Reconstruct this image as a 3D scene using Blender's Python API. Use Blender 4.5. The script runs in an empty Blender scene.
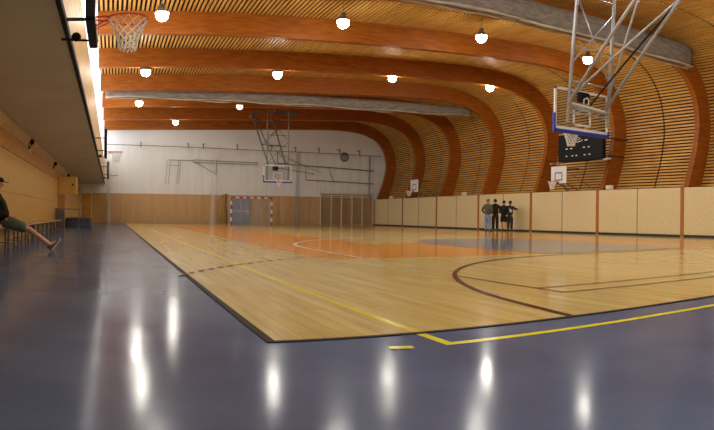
import bpy, math, random
from math import sin, cos, pi, atan2, sqrt, hypot
from mathutils import Vector, Matrix
random.seed(7)
C = bpy.context.scene.collection
SC = bpy.context.scene

# ------------------------------------------------------------------ helpers
def lin(c):
    return tuple(((v/255)/12.92 if v/255 <= .04045 else ((v/255+.055)/1.055)**2.4) for v in c)

class MB:
    def __init__(s): s.v = []; s.f = []; s.sm = []
    def add(s, vs, fs, smooth=False):
        b = len(s.v); s.v += [tuple(v) for v in vs]
        s.f += [tuple(b+i for i in f) for f in fs]; s.sm += [smooth]*len(fs)
    def box(s, x0, x1, y0, y1, z0, z1):
        s.add([(x0,y0,z0),(x1,y0,z0),(x1,y1,z0),(x0,y1,z0),(x0,y0,z1),(x1,y0,z1),(x1,y1,z1),(x0,y1,z1)],
              [(0,3,2,1),(4,5,6,7),(0,1,5,4),(1,2,6,5),(2,3,7,6),(3,0,4,7)])
    def bevbox(s, x0, x1, y0, y1, z0, z1, b=.02):
        # box with chamfered vertical and horizontal edges
        vs = []
        for (z, i) in ((z0, b), (z0+b, 0), (z1-b, 0), (z1, b)):
            x_0, x_1, y_0, y_1 = x0+i, x1-i, y0+i, y1-i
            vs += [(x_0+b,y_0,z),(x_1-b,y_0,z),(x_1,y_0+b,z),(x_1,y_1-b,z),(x_1-b,y_1,z),(x_0+b,y_1,z),(x_0,y_1-b,z),(x_0,y_0+b,z)]
        fs = [tuple(reversed(range(8))), tuple(range(24, 32))]
        for r in range(3):
            for k in range(8):
                fs.append((r*8+k, r*8+(k+1) % 8, (r+1)*8+(k+1) % 8, (r+1)*8+k))
        s.add(vs, fs)
    def tube(s, pts, r, n=8, closed=False):
        pts = [Vector(p) for p in pts]; N = len(pts)
        rr = r if isinstance(r, (list, tuple)) else [r]*N
        vs = []; prev = None
        for i, p in enumerate(pts):
            if closed: t = pts[(i+1) % N]-pts[i-1]
            else: t = pts[min(i+1, N-1)]-pts[max(i-1, 0)]
            t.normalize()
            if prev is None:
                a = Vector((0,0,1)) if abs(t.z) < .9 else Vector((1,0,0))
                u = t.cross(a).normalized()
            else:
                u = (prev-t*prev.dot(t)).normalized()
            prev = u; w = t.cross(u)
            for k in range(n):
                an = 2*pi*k/n
                vs.append(p+(u*cos(an)+w*sin(an))*rr[i])
        fs = []
        M = N if closed else N-1
        for i in range(M):
            for k in range(n):
                j = (i+1) % N
                fs.append((i*n+k, i*n+(k+1) % n, j*n+(k+1) % n, j*n+k))
        if not closed:
            fs += [tuple(reversed(range(n))), tuple((N-1)*n+k for k in range(n))]
        s.add(vs, fs, n > 6)
    def bar(s, a, b, w, h=None):
        # square bar between two points
        h = h or w; a = Vector(a); b = Vector(b); t = (b-a).normalized()
        up = Vector((0,0,1)) if abs(t.z) < .95 else Vector((1,0,0))
        u = t.cross(up).normalized(); v = u.cross(t)
        vs = [p+u*i*w/2+v*j*h/2 for p in (a, b) for i, j in ((-1,-1),(1,-1),(1,1),(-1,1))]
        s.add(vs, [(0,1,2,3),(7,6,5,4),(0,4,5,1),(1,5,6,2),(2,6,7,3),(3,7,4,0)])
    def lathe(s, c, prof, n=20):
        vs = []; m = len(prof)
        for k in range(n):
            a = 2*pi*k/n
            for r, z in prof: vs.append((c[0]+r*cos(a), c[1]+r*sin(a), c[2]+z))
        fs = []
        for k in range(n):
            j = (k+1) % n
            for i in range(m-1): fs.append((k*m+i, j*m+i, j*m+i+1, k*m+i+1))
        s.add(vs, fs, True)
    def ell(s, c, r, nu=14, nv=9, rot=None):
        vs = []; R = rot or Matrix.Identity(3); c = Vector(c)
        for i in range(nv+1):
            th = pi*i/nv
            for k in range(nu):
                a = 2*pi*k/nu
                vs.append(c+R @ Vector((r[0]*sin(th)*cos(a), r[1]*sin(th)*sin(a), r[2]*cos(th))))
        fs = []
        for i in range(nv):
            for k in range(nu):
                fs.append((i*nu+k, (i+1)*nu+k, (i+1)*nu+(k+1) % nu, i*nu+(k+1) % nu))
        s.add(vs, fs, True)
    def poly(s, pts, z0, z1):
        n = len(pts)
        s.add([(x,y,z0) for x, y in pts]+[(x,y,z1) for x, y in pts],
              [tuple(reversed(range(n))), tuple(range(n, 2*n))]+[(i,(i+1) % n, n+(i+1) % n, n+i) for i in range(n)])
    def strip(s, pts, w, z0, z1):
        # painted line following pts in plan
        P = [Vector((p[0], p[1])) for p in pts]; L = []; R = []
        for i, p in enumerate(P):
            t = (P[min(i+1, len(P)-1)]-P[max(i-1, 0)]).normalized(); n = Vector((-t.y, t.x))*w/2
            L.append(p+n); R.append(p-n)
        for i in range(len(P)-1):
            q = [R[i], R[i+1], L[i+1], L[i]]
            s.add([(a.x,a.y,z1) for a in q]+[(a.x,a.y,z0) for a in q], [(0,1,2,3),(7,6,5,4)])
    def build(s, name, m, parent=None, loc=None):
        me = bpy.data.meshes.new(name)
        o = bpy.data.objects.new(name, me)
        off = Vector(loc) if loc else Vector((0,0,0))
        if parent is not None and loc is None:
            q = parent
            while q is not None: off = off+q.location; q = q.parent
        me.from_pydata([tuple(Vector(v)-off) for v in s.v], [], s.f)
        me.polygons.foreach_set('use_smooth', s.sm)
        me.materials.append(m); me.update()
        C.objects.link(o)
        if parent is None: o.location = off; o.matrix_world.translation = off
        else: o.parent = parent
        return o

WORLD_POS = {}
def thing(name, label, cat, loc=(0,0,0), group=None, rz=0):
    o = bpy.data.objects.new(name, None); C.objects.link(o)
    o.empty_display_size = .1
    o.location = loc; o.matrix_world = Matrix.Translation(loc)
    o['label'] = label; o['category'] = cat
    if group: o['group'] = group
    return o
def tag(o, label, cat, group=None, kind=None):
    o['label'] = label; o['category'] = cat
    if group: o['group'] = group
    if kind: o['kind'] = kind
    return o
def struct(o, label=None):
    o['kind'] = 'structure'
    if label: o['label'] = label; o['category'] = label.split('|')[-1].strip() if '|' in label else 'structure'
    return o
def setting(o, label, cat):
    o['kind'] = 'structure'; o['label'] = label; o['category'] = cat
    return o
def copy_tree(o, parent=None):
    c = o.copy(); C.objects.link(c)
    if parent is not None: c.parent = parent
    for ch in list(o.children): copy_tree(ch, c)
    return c

# ------------------------------------------------------------------ materials
def mat(name, col, rough=.5, metal=0, spec=.5, col2=None, scale=(1,1,1), nscale=5, detail=4, lo=.35, hi=.65, bump=0, bscale=40,
        emit=None, estr=0, alpha=1, rvar=0, coat=0, trans=0, tex='noise'):
    m = bpy.data.materials.new(name); m.use_nodes = True
    nt = m.node_tree; N = nt.nodes; L = nt.links
    b = N['Principled BSDF']
    c1 = (*lin(col), 1)
    b.inputs['Base Color'].default_value = c1
    b.inputs['Roughness'].default_value = rough
    b.inputs['Metallic'].default_value = metal
    b.inputs['Specular IOR Level'].default_value = spec
    b.inputs['Coat Weight'].default_value = coat
    b.inputs['Coat Roughness'].default_value = .1
    b.inputs['Alpha'].default_value = alpha
    b.inputs['Transmission Weight'].default_value = trans
    if emit:
        b.inputs['Emission Color'].default_value = (*lin(emit), 1); b.inputs['Emission Strength'].default_value = estr
    tc = N.new('ShaderNodeTexCoord'); mp = N.new('ShaderNodeMapping')
    mp.inputs['Scale'].default_value = scale
    geo = N.new('ShaderNodeNewGeometry')
    L.new(geo.outputs['Position'], mp.inputs['Vector'])
    no = N.new('ShaderNodeTexNoise'); no.inputs['Scale'].default_value = nscale; no.inputs['Detail'].default_value = detail
    L.new(mp.outputs['Vector'], no.inputs['Vector'])
    if col2 is None: col2 = tuple(max(0, v*.9) for v in col)
    rp = N.new('ShaderNodeValToRGB')
    rp.color_ramp.elements[0].position = lo; rp.color_ramp.elements[1].position = hi
    rp.color_ramp.elements[0].color = (*lin(col2), 1); rp.color_ramp.elements[1].color = c1
    if tex == 'flake':
        vo = N.new('ShaderNodeTexVoronoi'); vo.inputs['Scale'].default_value = nscale
        L.new(mp.outputs['Vector'], vo.inputs['Vector'])
        sp = N.new('ShaderNodeSeparateColor'); L.new(vo.outputs['Color'], sp.inputs['Color'])
        mx = N.new('ShaderNodeMath'); mx.operation = 'ADD'; mx.use_clamp = True
        m2 = N.new('ShaderNodeMath'); m2.operation = 'MULTIPLY_ADD'; m2.inputs[1].default_value = .55; m2.inputs[2].default_value = 0
        L.new(sp.outputs['Red'], m2.inputs[0]); L.new(m2.outputs[0], mx.inputs[0])
        m3 = N.new('ShaderNodeMath'); m3.operation = 'MULTIPLY'; m3.inputs[1].default_value = .5
        L.new(no.outputs['Fac'], m3.inputs[0]); L.new(m3.outputs[0], mx.inputs[1])
        L.new(mx.outputs[0], rp.inputs['Fac'])
    else:
        L.new(no.outputs['Fac'], rp.inputs['Fac'])
    L.new(rp.outputs['Color'], b.inputs['Base Color'])
    if rvar:
        rn = N.new('ShaderNodeTexNoise'); rn.inputs['Scale'].default_value = 1.3; rn.inputs['Detail'].default_value = 6
        L.new(geo.outputs['Position'], rn.inputs['Vector'])
        mr = N.new('ShaderNodeMapRange'); mr.inputs['From Min'].default_value = .3; mr.inputs['From Max'].default_value = .7
        mr.inputs['To Min'].default_value = max(.01, rough-rvar); mr.inputs['To Max'].default_value = rough+rvar
        L.new(rn.outputs['Fac'], mr.inputs['Value']); L.new(mr.outputs['Result'], b.inputs['Roughness'])
    if bump:
        bn = N.new('ShaderNodeTexNoise'); bn.inputs['Scale'].default_value = bscale; bn.inputs['Detail'].default_value = 3
        L.new(mp.outputs['Vector'], bn.inputs['Vector'])
        bp = N.new('ShaderNodeBump'); bp.inputs['Strength'].default_value = bump; bp.inputs['Distance'].default_value = .02
        L.new(bn.outputs['Fac'], bp.inputs['Height']); L.new(bp.outputs['Normal'], b.inputs['Normal'])
    return m

def planks(name, cA, cB, cC, rough):
    # strip parquet running along Y: boards by brick texture, grain by stretched noise
    m = bpy.data.materials.new(name); m.use_nodes = True
    nt = m.node_tree; N = nt.nodes; L = nt.links; b = N['Principled BSDF']
    geo = N.new('ShaderNodeNewGeometry')
    sx = N.new('ShaderNodeSeparateXYZ'); cx = N.new('ShaderNodeCombineXYZ')
    L.new(geo.outputs['Position'], sx.inputs[0]); L.new(sx.outputs['Y'], cx.inputs['X']); L.new(sx.outputs['X'], cx.inputs['Y'])
    br = N.new('ShaderNodeTexBrick'); br.inputs['Scale'].default_value = 1
    br.inputs['Brick Width'].default_value = 1.9; br.inputs['Row Height'].default_value = .13
    br.inputs['Mortar Size'].default_value = .003; br.inputs['Bias'].default_value = 0
    br.inputs['Color1'].default_value = (*lin(cA), 1); br.inputs['Color2'].default_value = (*lin(cB), 1)
    br.inputs['Mortar'].default_value = (*lin(cC), 1)
    L.new(cx.outputs[0], br.inputs['Vector'])
    mp = N.new('ShaderNodeMapping'); mp.inputs['Scale'].default_value = (9, .7, 1)
    L.new(geo.outputs['Position'], mp.inputs['Vector'])
    no = N.new('ShaderNodeTexNoise'); no.inputs['Scale'].default_value = 1; no.inputs['Detail'].default_value = 5
    L.new(mp.outputs[0], no.inputs['Vector'])
    mr = N.new('ShaderNodeMapRange'); mr.inputs['From Min'].default_value = .3; mr.inputs['From Max'].default_value = .7
    mr.inputs['To Min'].default_value = .82; mr.inputs['To Max'].default_value = 1.06
    L.new(no.outputs['Fac'], mr.inputs['Value'])
    mx = N.new('ShaderNodeVectorMath'); mx.operation = 'SCALE'
    L.new(br.outputs['Color'], mx.inputs[0]); L.new(mr.outputs[0], mx.inputs['Scale'])
    L.new(mx.outputs[0], b.inputs['Base Color'])
    b.inputs['Roughness'].default_value = rough; b.inputs['Specular IOR Level'].default_value = .22
    bp = N.new('ShaderNodeBump'); bp.inputs['Strength'].default_value = .05; bp.inputs['Distance'].default_value = .01
    n2 = N.new('ShaderNodeTexNoise'); n2.inputs['Scale'].default_value = 3; L.new(geo.outputs['Position'], n2.inputs['Vector'])
    L.new(n2.outputs['Fac'], bp.inputs['Height']); L.new(bp.outputs['Normal'], b.inputs['Normal'])
    return m

M = {}
M['floor'] = mat('blue_grey_floor', (98,114,147), .15, col2=(87,102,134), nscale=1.2, detail=8, rvar=.04, bump=.03, bscale=6, spec=.08)
M['parquet'] = planks('maple_parquet', (230,208,142), (222,194,120), (198,168,106), .13)
M['orange'] = mat('orange_paint', (236,158,58), .13, col2=(232,153,54), nscale=.5, spec=.2)
M['bluezone'] = mat('blue_grey_paint', (128,140,158), .13, col2=(122,134,153), nscale=.5, spec=.2)
M['edge'] = mat('dark_edge', (56,44,38), .6, spec=.1)
M['yellow'] = mat('yellow_paint', (232,230,34), .25, col2=(224,218,32))
M['yellow_wood'] = mat('yellow_paint_on_wood', (240,220,70), .2, col2=(234,212,64))
M['brown'] = mat('brown_paint', (92,44,26), .2)
M['thin'] = mat('thin_dark_line', (138,108,62), .2)
M['white_line'] = mat('white_paint', (250,235,210), .2)
M['beam'] = mat('glulam_wood', (160,92,26), .42, col2=(136,73,17), scale=(1,1,7), nscale=1.6, detail=5, spec=.25)
M['slat'] = mat('slat_wood', (218,172,92), .5, col2=(196,144,66), scale=(3,.5,3), nscale=1.5)
M['slatback'] = mat('dark_lining', (34,18,10), .8)
M['osb'] = mat('osb_board', (230,212,166), .5, col2=(212,190,138), nscale=30, detail=3, tex='flake', lo=.15, hi=.85, scale=(1,1,1))
M['osb_gold'] = mat('golden_osb_board', (232,192,108), .45, col2=(212,166,80), nscale=22, detail=3, tex='flake', lo=.15, hi=.85)
M['osb_dark'] = mat('brown_osb_board', (206,160,90), .5, col2=(178,130,66), nscale=18, detail=3, tex='flake', lo=.15, hi=.85)
M['post'] = mat('orange_post_wood', (178,110,48), .4, scale=(3,3,.5))
M['joint'] = mat('grey_joint', (120,116,118), .4, metal=.3)
M['dark'] = mat('dark_base', (44,42,48), .5)
M['plaster'] = mat('white_plaster', (238,240,240), .7, col2=(230,232,232), nscale=.6)
M['soffit'] = mat('grey_soffit', (196,192,176), .6, col2=(187,183,168), nscale=.7)
M['band'] = mat('brown_strip', (214,160,92), .5, scale=(1,.5,3))
M['upper'] = mat('pale_brown_strip', (216,190,150), .55)
M['fascia'] = mat('fascia_wood', (232,200,128), .45, col2=(214,178,100), scale=(1,.6,2), nscale=2)
M['black'] = mat('black_paint', (20,20,22), .6, spec=.2)
M['blackmetal'] = mat('black_steel', (34,34,38), .4, metal=.5)
M['steel'] = mat('pale_grey_steel', (178,180,186), .35, metal=.35)
M['darksteel'] = mat('dark_steel', (110,108,108), .4, metal=.5)
M['white'] = mat('white_lacquer', (232,232,232), .35, col2=(224,224,226))
M['blue'] = mat('blue_padding', (32,52,170), .5)
M['red'] = mat('red_orange_steel', (196,54,22), .4)
M['net'] = mat('white_cord', (245,243,236), .8)
M['canvas'] = mat('grey_canvas', (140,132,122), .75, col2=(104,97,90), scale=(1.5,4,6), nscale=2, detail=6, lo=.3, hi=.7, bump=.4, bscale=4)
M['canvas_light'] = mat('light_canvas', (196,186,168), .75, col2=(156,146,130), scale=(.8,6,6), nscale=2, detail=6, bump=.3, bscale=4)
M['yellowdoor'] = mat('yellow_door_paint', (224,158,36), .4)
M['goalred'] = mat('goal_red', (150,40,44), .4)
M['mesh_blue'] = mat('blue_grey_board', (128,138,164), .6)
M['lampglass'] = mat('glowing_lamp_glass', (255,250,235), .3, emit=(255,249,238), estr=84)
M['lampdim'] = mat('dim_lamp_glass', (240,225,205), .3, emit=(255,225,200), estr=1.2)
M['alu'] = mat('lamp_aluminium', (170,172,175), .3, metal=.8)
M['window'] = mat('bright_window', (250,250,250), .2, emit=(246,250,255), estr=2)
M['benchtop'] = mat('bench_wood', (216,190,132), .4, scale=(1,.4,1))
M['railwood'] = mat('pale_rail_wood', (236,220,186), .5)
M['rungwood'] = mat('dark_rung_wood', (130,96,60), .5)
M['tablegrey'] = mat('grey_table_metal', (118,122,126), .35, metal=.4)
M['mat'] = mat('blue_grey_mat', (80,84,98), .6)
M['skin'] = mat('skin', (214,160,128), .5)
M['haird'] = mat('dark_hair', (40,30,24), .7)
M['hairg'] = mat('grey_hair', (120,112,104), .7)
M['shirt'] = mat('white_cloth', (228,228,232), .8)
M['clothk'] = mat('black_cloth', (24,23,26), .85)
M['clothg'] = mat('grey_olive_cloth', (92,88,80), .85)
M['clothd'] = mat('dark_grey_cloth', (56,54,56), .85)
M['jeans'] = mat('light_blue_denim', (138,156,196), .85)
M['shorts'] = mat('green_shorts_cloth', (92,104,82), .85)
M['shoer'] = mat('dark_red_shoe', (84,26,24), .5)
M['shoek'] = mat('dark_shoe', (40,36,36), .5)
M['shoeb'] = mat('brown_shoe', (96,84,72), .5)
M['sole'] = mat('pale_sole', (190,184,170), .6)

def glass_mat():
    m = bpy.data.materials.new('clear_board_glass'); m.use_nodes = True
    nt = m.node_tree; N = nt.nodes; L = nt.links; N.remove(N['Principled BSDF'])
    t = N.new('ShaderNodeBsdfTransparent'); t.inputs[0].default_value = (.86,.88,.88,1)
    g = N.new('ShaderNodeBsdfGlossy'); g.inputs['Roughness'].default_value = .05
    mx = N.new('ShaderNodeMixShader'); mx.inputs[0].default_value = .05; L.new(t.outputs[0], mx.inputs[1]); L.new(g.outputs[0], mx.inputs[2])
    L.new(mx.outputs[0], N['Material Output'].inputs[0]); return m
def sheer(name, col, a, sc=26):
    # see-through netting: fine vertical threads with open gaps
    m = bpy.data.materials.new(name); m.use_nodes = True
    nt = m.node_tree; N = nt.nodes; L = nt.links; N.remove(N['Principled BSDF'])
    t = N.new('ShaderNodeBsdfTransparent'); d = N.new('ShaderNodeBsdfDiffuse'); d.inputs[0].default_value = (*lin(col), 1)
    geo = N.new('ShaderNodeNewGeometry'); mp = N.new('ShaderNodeMapping'); mp.inputs['Scale'].default_value = (1,1,.02)
    L.new(geo.outputs['Position'], mp.inputs['Vector'])
    no = N.new('ShaderNodeTexNoise'); no.inputs['Scale'].default_value = sc*.1; no.inputs['Detail'].default_value = 5
    L.new(mp.outputs[0], no.inputs['Vector'])
    mr = N.new('ShaderNodeMapRange'); mr.inputs['From Min'].default_value = .35; mr.inputs['From Max'].default_value = .7
    mr.inputs['To Min'].default_value = a*.35; mr.inputs['To Max'].default_value = a*1.9
    L.new(no.outputs['Fac'], mr.inputs['Value'])
    mx = N.new('ShaderNodeMixShader'); L.new(mr.outputs[0], mx.inputs[0]); L.new(t.outputs[0], mx.inputs[1]); L.new(d.outputs[0], mx.inputs[2])
    L.new(mx.outputs[0], N['Material Output'].inputs[0]); return m
M['glass'] = glass_mat()
M['netting'] = sheer('sheer_white_netting', (236,234,226), .10)
M['netbundle'] = sheer('bunched_white_netting', (224,222,212), .25)
M['netolive'] = sheer('bunched_olive_netting', (140,120,66), .45)
M['netgrey'] = sheer('bunched_grey_netting', (158,160,160), .22)
M['goalnet'] = sheer('goal_netting', (190,194,206), .22, 60)

# ------------------------------------------------------------------ measures of the hall (metres)
XW, XL, YE, YB = 21.74, -2.5, 49.13, -2.6      # right wall panels, left wall, far end wall, wall behind
XG, XF, ZS = -.56, -.65, 3.05                             # gallery front and its underside
ribY = [43.32-5.298*k for k in range(-1, 6)]

# curved section of the hall
INN = [(21.95,2.2),(22.2,2.85),(22.5,3.7),(22.7,4.55),(22.76,5.2),(22.62,6.0),(22.3,6.66),(21.75,7.2),(21.1,7.52),(20.3,7.75),(19.2,7.87),(17.8,7.9),
       (15.8,7.82),(13,7.69),(10,7.56),(7,7.45),(3.5,7.35),(0,7.26),(-.65,7.24)]
def smooth_path(P, sub=6):
    out = []
    for i in range(len(P)-1):
        p0 = P[max(i-1,0)]; p1 = P[i]; p2 = P[i+1]; p3 = P[min(i+2, len(P)-1)]
        for k in range(sub):
            t = k/sub
            out.append(tuple(.5*(2*p1[j]+(p2[j]-p0[j])*t+(2*p0[j]-5*p1[j]+4*p2[j]-p3[j])*t*t+(3*p1[j]-p0[j]-3*p2[j]+p3[j])*t**3) for j in (0,1)))
    out.append(P[-1]); return out
inner = smooth_path(INN)
def offset(P, d):
    out = []
    for i, p in enumerate(P):
        a = P[max(i-1,0)]; b = P[min(i+1, len(P)-1)]
        tx, tz = b[0]-a[0], b[1]-a[1]; l = hypot(tx, tz)
        out.append((p[0]+tz/l*d, p[1]-tx/l*d))     # outward (right / up)
    out[0] = (out[0][0], P[0][1]); out[-1] = (P[-1][0], out[-1][1])
    return out
outer = offset(inner, .88)
def sweep(profile_a, profile_b, y0, y1):
    n = len(profile_a); mb = MB(); vs = []
    for y in (y0, y1):
        vs += [(x,y,z) for x, z in profile_a]; vs += [(x,y,z) for x, z in profile_b]
    fs = []
    for i in range(n-1):
        a, b = i, i+1
        fs += [(a,b,n+b,n+a), (2*n+b,2*n+a,3*n+a,3*n+b), (b,a,2*n+a,2*n+b), (n+a,n+b,3*n+b,3*n+a)]
    fs += [(0,n,3*n,2*n), (n-1,2*n-1+2*n,2*n-1,n-1)][:1]
    fs += [(n-1, 3*n-1, 4*n-1, 2*n-1)]
    mb.add(vs, fs); return mb

# ------------------------------------------------------------------ floor and markings
mb = MB(); mb.box(XL-.1, 23.8, YB-.1, YE+.1, -.12, 0); floor = setting(mb.build('floor', M['floor']), 'shiny blue-grey sports hall floor around the wooden court', 'floor')
A0, D0 = .97, 3.6
mb = MB(); mb.poly([(A0,D0),(XW-.02,D0),(XW-.02,YE-.5),(A0,YE-.5)], .0, .004); mb.build('parquet', M['parquet'], floor)
mb = MB(); mb.poly([(A0-.055,D0-.04),(A0,D0-.04),(A0,YE-.5),(A0-.055,YE-.5)], 0, .007); mb.poly([(A0,D0-.045),(XW-.02,D0-.045),(XW-.02,D0),(A0,D0)], 0, .007)
mb.build('edge_strip', M['edge'], floor)
# orange basketball court with pale middle
mb = MB(); mb.poly([(3.55,10.55),(4.1,10.4),(17.65,10.4),(17.65,41.5),(3.55,41.5)], .004, .006); mb.build('orange_zone', M['orange'], floor)
mb = MB(); mb.poly([(7.1,16.1),(14.2,16.1),(14.2,38),(7.1,38)], .006, .008); mb.build('middle_zone', M['parquet'], floor)
key = [(8.62,10.38),(8.6,15.2),(8.85,16.6),(9.5,17.8),(10.4,18.45),(11.4,18.7),(12.6,18.65),(13.5,18.0),(14.05,17),(14.2,15.5),(13.9,13),(13.5,10.38)]
mb = MB(); mb.poly(key, .008, .010); mb.build('painted_key', M['bluezone'], floor)
mb = MB()
pts = [(4.42,10.4),(4.45,13.6)]+[(10.9-6.45*cos(a)*1.0, 13.6+7.0*sin(a)) for a in [pi*k/40 for k in range(1, 40)]]+[(17.35,13.6),(17.4,10.4)]
mb.strip(pts, .09, .0065, .011); mb.build('three_point_line', M['white_line'], floor)
mb = MB(); mb.strip([(3.52,10.4),(3.52,41.5)], .06, .0065, .011); mb.build('side_line', M['white_line'], floor)
# yellow handball boundary
YD, YA = 3.19, 1.92
mb = MB(); mb.strip([(YA,D0-.055),(YA,YD-.035)], .0701, .0, .0025); mb.strip([(YA+.036,YD),(21.6,YD)], .07, .0, .0025); mb.strip([(1.54,3.22),(1.68,3.19)], .07, 0, .004)
mb.build('yellow_line', M['yellow'], floor)
mb = MB(); mb.strip([(YA,D0),(YA,44)], .065, .004, .0055); mb.build('faded_yellow_line', M['yellow_wood'], floor)
# brown goal area line
mb = MB()
arc = [(9.2-5.9*cos(a), 3.35+6.6*sin(a)) for a in [pi/2*k/24 for k in range(25)]]
arc2 = [(12.2+5.9*sin(a), 3.35+6.6*cos(a)) for a in [pi/2*k/24 for k in range(25)]]
mb.strip([(3.25,3.6)]+arc[2:]+arc2[:-2]+[(18.15,3.6)], .06, .004, .012); mb.build('goal_area_line', M['brown'], floor)
mb = MB()
for k in range(40):
    a = .48+k*.034; b = a+.019; r = 9.42
    if 9.2-r*cos(a) > 4.4: break
    mb.strip([(9.2-r*cos(a), 3.3+r*sin(a)),(9.2-r*cos(b), 3.3+r*sin(b))], .055, .004, .013)
mb.build('dashed_line', M['thin'], floor)
mb = MB()
mb.strip([(4.25,4.8),(21.6,4.8)], .035, .004, .0125); mb.strip([(4.25,5.25),(21.6,5.25)], .035, .004, .0125)
mb.strip([(4.25,4.8),(4.25,6.9)], .035, .004, .0125); mb.build('thin_line', M['thin'], floor)

# ------------------------------------------------------------------ ceiling with slats
def ptat(P, s):
    acc = 0
    for i in range(len(P)-1):
        l = hypot(P[i+1][0]-P[i][0], P[i+1][1]-P[i][1])
        if acc+l >= s:
            t = (s-acc)/l
            return (P[i][0]+(P[i+1][0]-P[i][0])*t, P[i][1]+(P[i+1][1]-P[i][1])*t, (P[i+1][0]-P[i][0])/l, (P[i+1][1]-P[i][1])/l)
        acc += l
    return None
back = offset(inner, 1.02); back2 = offset(inner, 1.12)
cut = next(i for i, p in enumerate(inner) if p[0] < 21.0 and p[1] > 7)
def shell(i0, i1, name, m, par=None):
    return sweep(back[i0:i1], back2[i0:i1], YB, YE).build(name, m, par)
ceil_o = setting(shell(cut, len(inner), 'ceiling', M['slatback']), 'dark lining above the wooden slats of the curved hall ceiling', 'ceiling')
wr = MB(); wr.box(XW+.02, XW+.14, YB, YE, 0, 2.17); wr.box(XW+.02, 23.6, YB, YE, 2.14, 2.19)
wall_r = setting(wr.build('wall_right', M['osb']), 'curved right wall with board panels below and wooden slats above', 'wall')
shell(0, cut+1, 'wall_lining', M['slatback'], wall_r)
bounds = sorted([YE, YB]+ribY[1:]+[ribY[-1]-5.298, ribY[-1]-10.596, ribY[-1]-15.894]+[y-2.649 for y in ribY]+[ribY[-1]-2.649-5.298, ribY[-1]-2.649-10.6])
bounds = [b for b in bounds if YB <= b <= YE]
ceil_sl = MB(); wall_sl = MB()
s = .06
while True:
    q = ptat(outer, s)
    if q is None: break
    x, z, tx, tz = q
    onwall = not (x < 20.6 and z > 7)
    w = .092 if onwall else .08
    nx, nz = tz, -tx
    for y0, y1 in zip(bounds[:-1], bounds[1:]):
        g = .045
        c = [(x-tx*w/2, z-tz*w/2), (x+tx*w/2, z+tz*w/2), (x+tx*w/2+nx*.05, z+tz*w/2+nz*.05), (x-tx*w/2+nx*.05, z-tz*w/2+nz*.05)]
        (wall_sl if onwall else ceil_sl).add([(a, y0+g, b) for a, b in c]+[(a, y1-g, b) for a, b in c],
            [(0,1,2,3),(7,6,5,4),(0,4,5,1),(1,5,6,2),(2,6,7,3),(3,7,4,0)])
    s += .16
ceil_sl.build('slat_lining', M['slat'], ceil_o)
wall_sl.build('slat_lining', M['slat'], wall_r)

# right wall panels, posts, joints, skirting
ys = [YE]+[y for y in ribY if y < YE-1]+[ribY[-1]-5.298*k for k in (1,2,3)]
for y in [ribY[0]]+ribY[1:]+[ribY[-1]-5.298*k for k in (1,2,3)]:
    if y-.09 < YE-.3:
        p = MB(); p.bevbox(XW-.035, XW+.02, y-.1, y+.1, .0, 2.2, .006); p.build('post', M['post'], wall_r)
for a, b in zip(ys[:-1], ys[1:]):
    m_ = (max(a, YB)+max(b, YB))/2 if a < YE else a-2.649-.5
    m_ = b+2.649
    hi_ = a-.1 if a < YE else YE-.02
    for (u, v) in ((b+.1, m_-.02), (m_+.02, hi_)):
        u = max(u, YB)
        if v-u > .3:
            p = MB(); p.bevbox(XW-.02, XW+.02, u, v, .12, 2.2, .006); p.build('wall_panel', M['osb'], wall_r)
    if m_ < YE-.3 and m_ > YB: 
        p = MB(); p.box(XW-.024, XW+.02, m_-.02, m_+.02, .0, 2.2); p.build('joint', M['joint'], wall_r)
bb = MB(); bb.box(XW-.03, XW+.01, YB, YE, 0, .11); setting(bb.build('baseboard_right', M['dark']), 'dark skirting along the foot of the right wall panels', 'baseboard')

# ------------------------------------------------------------------ beams
names = ['at the far end wall, framing the white gable', 'second from the far end wall', 'third from the far end wall, its curve lit by a lamp',
         'with the long sagging grey curtain bundle behind it', 'just behind the scoreboard, with three lamps below its edge',
         'right of the scoreboard, crossing the whole view above', 'nearest, at the right edge behind the grey curtain end']
for i, y in enumerate(ribY):
    b = sweep(inner, outer, y-.13, y+.13)
    if y+.13 > YE: b = sweep(inner, outer, y-.13, YE-.01)
    o = b.build('glulam_beam', M['beam'])
    tag(o, 'curved orange glulam beam '+names[i], 'beam', 'curved glulam beams of the hall')

# ------------------------------------------------------------------ end wall, back wall, left side
w = MB()
prof = [(XL-.1,0),(23.8,0)]+[(x, z) for x, z in offset(inner, 1.0)]+[(XL-.1,8.3)]
n = len(prof)
w.add([(x,YE,z) for x, z in prof]+[(x,YE+.2,z) for x, z in prof], [tuple(range(n)), tuple(reversed(range(n,2*n)))]+[(i,n+i,n+(i+1)%n,(i+1)%n) for i in range(n)])
wall_e = setting(w.build('wall_end', M['plaster']), 'far gable wall, white plaster above and brown board panels below', 'wall')
xs = [XL, -1.55, .9, 3.4, 5.9, 8.4, 10.9, 13.4, 15.9, 18.4, XW]
for a, b in zip(xs[:-1], xs[1:]):
    a2 = a if a > XL else -2.42
    if a == XL: continue
    p = MB(); p.bevbox(a+.008, b-.008, YE-.05, YE-.002, 0, 2.33, .006); p.build('wall_panel', M['osb_dark'], wall_e)
w = MB(); w.add([(x,YB-.2,z) for x, z in prof]+[(x,YB,z) for x, z in prof], [tuple(range(n)), tuple(reversed(range(n,2*n)))]+[(i,n+i,n+(i+1)%n,(i+1)%n) for i in range(n)])
setting(w.build('wall_back', M['plaster']), 'plain wall behind the viewer', 'wall')
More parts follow.
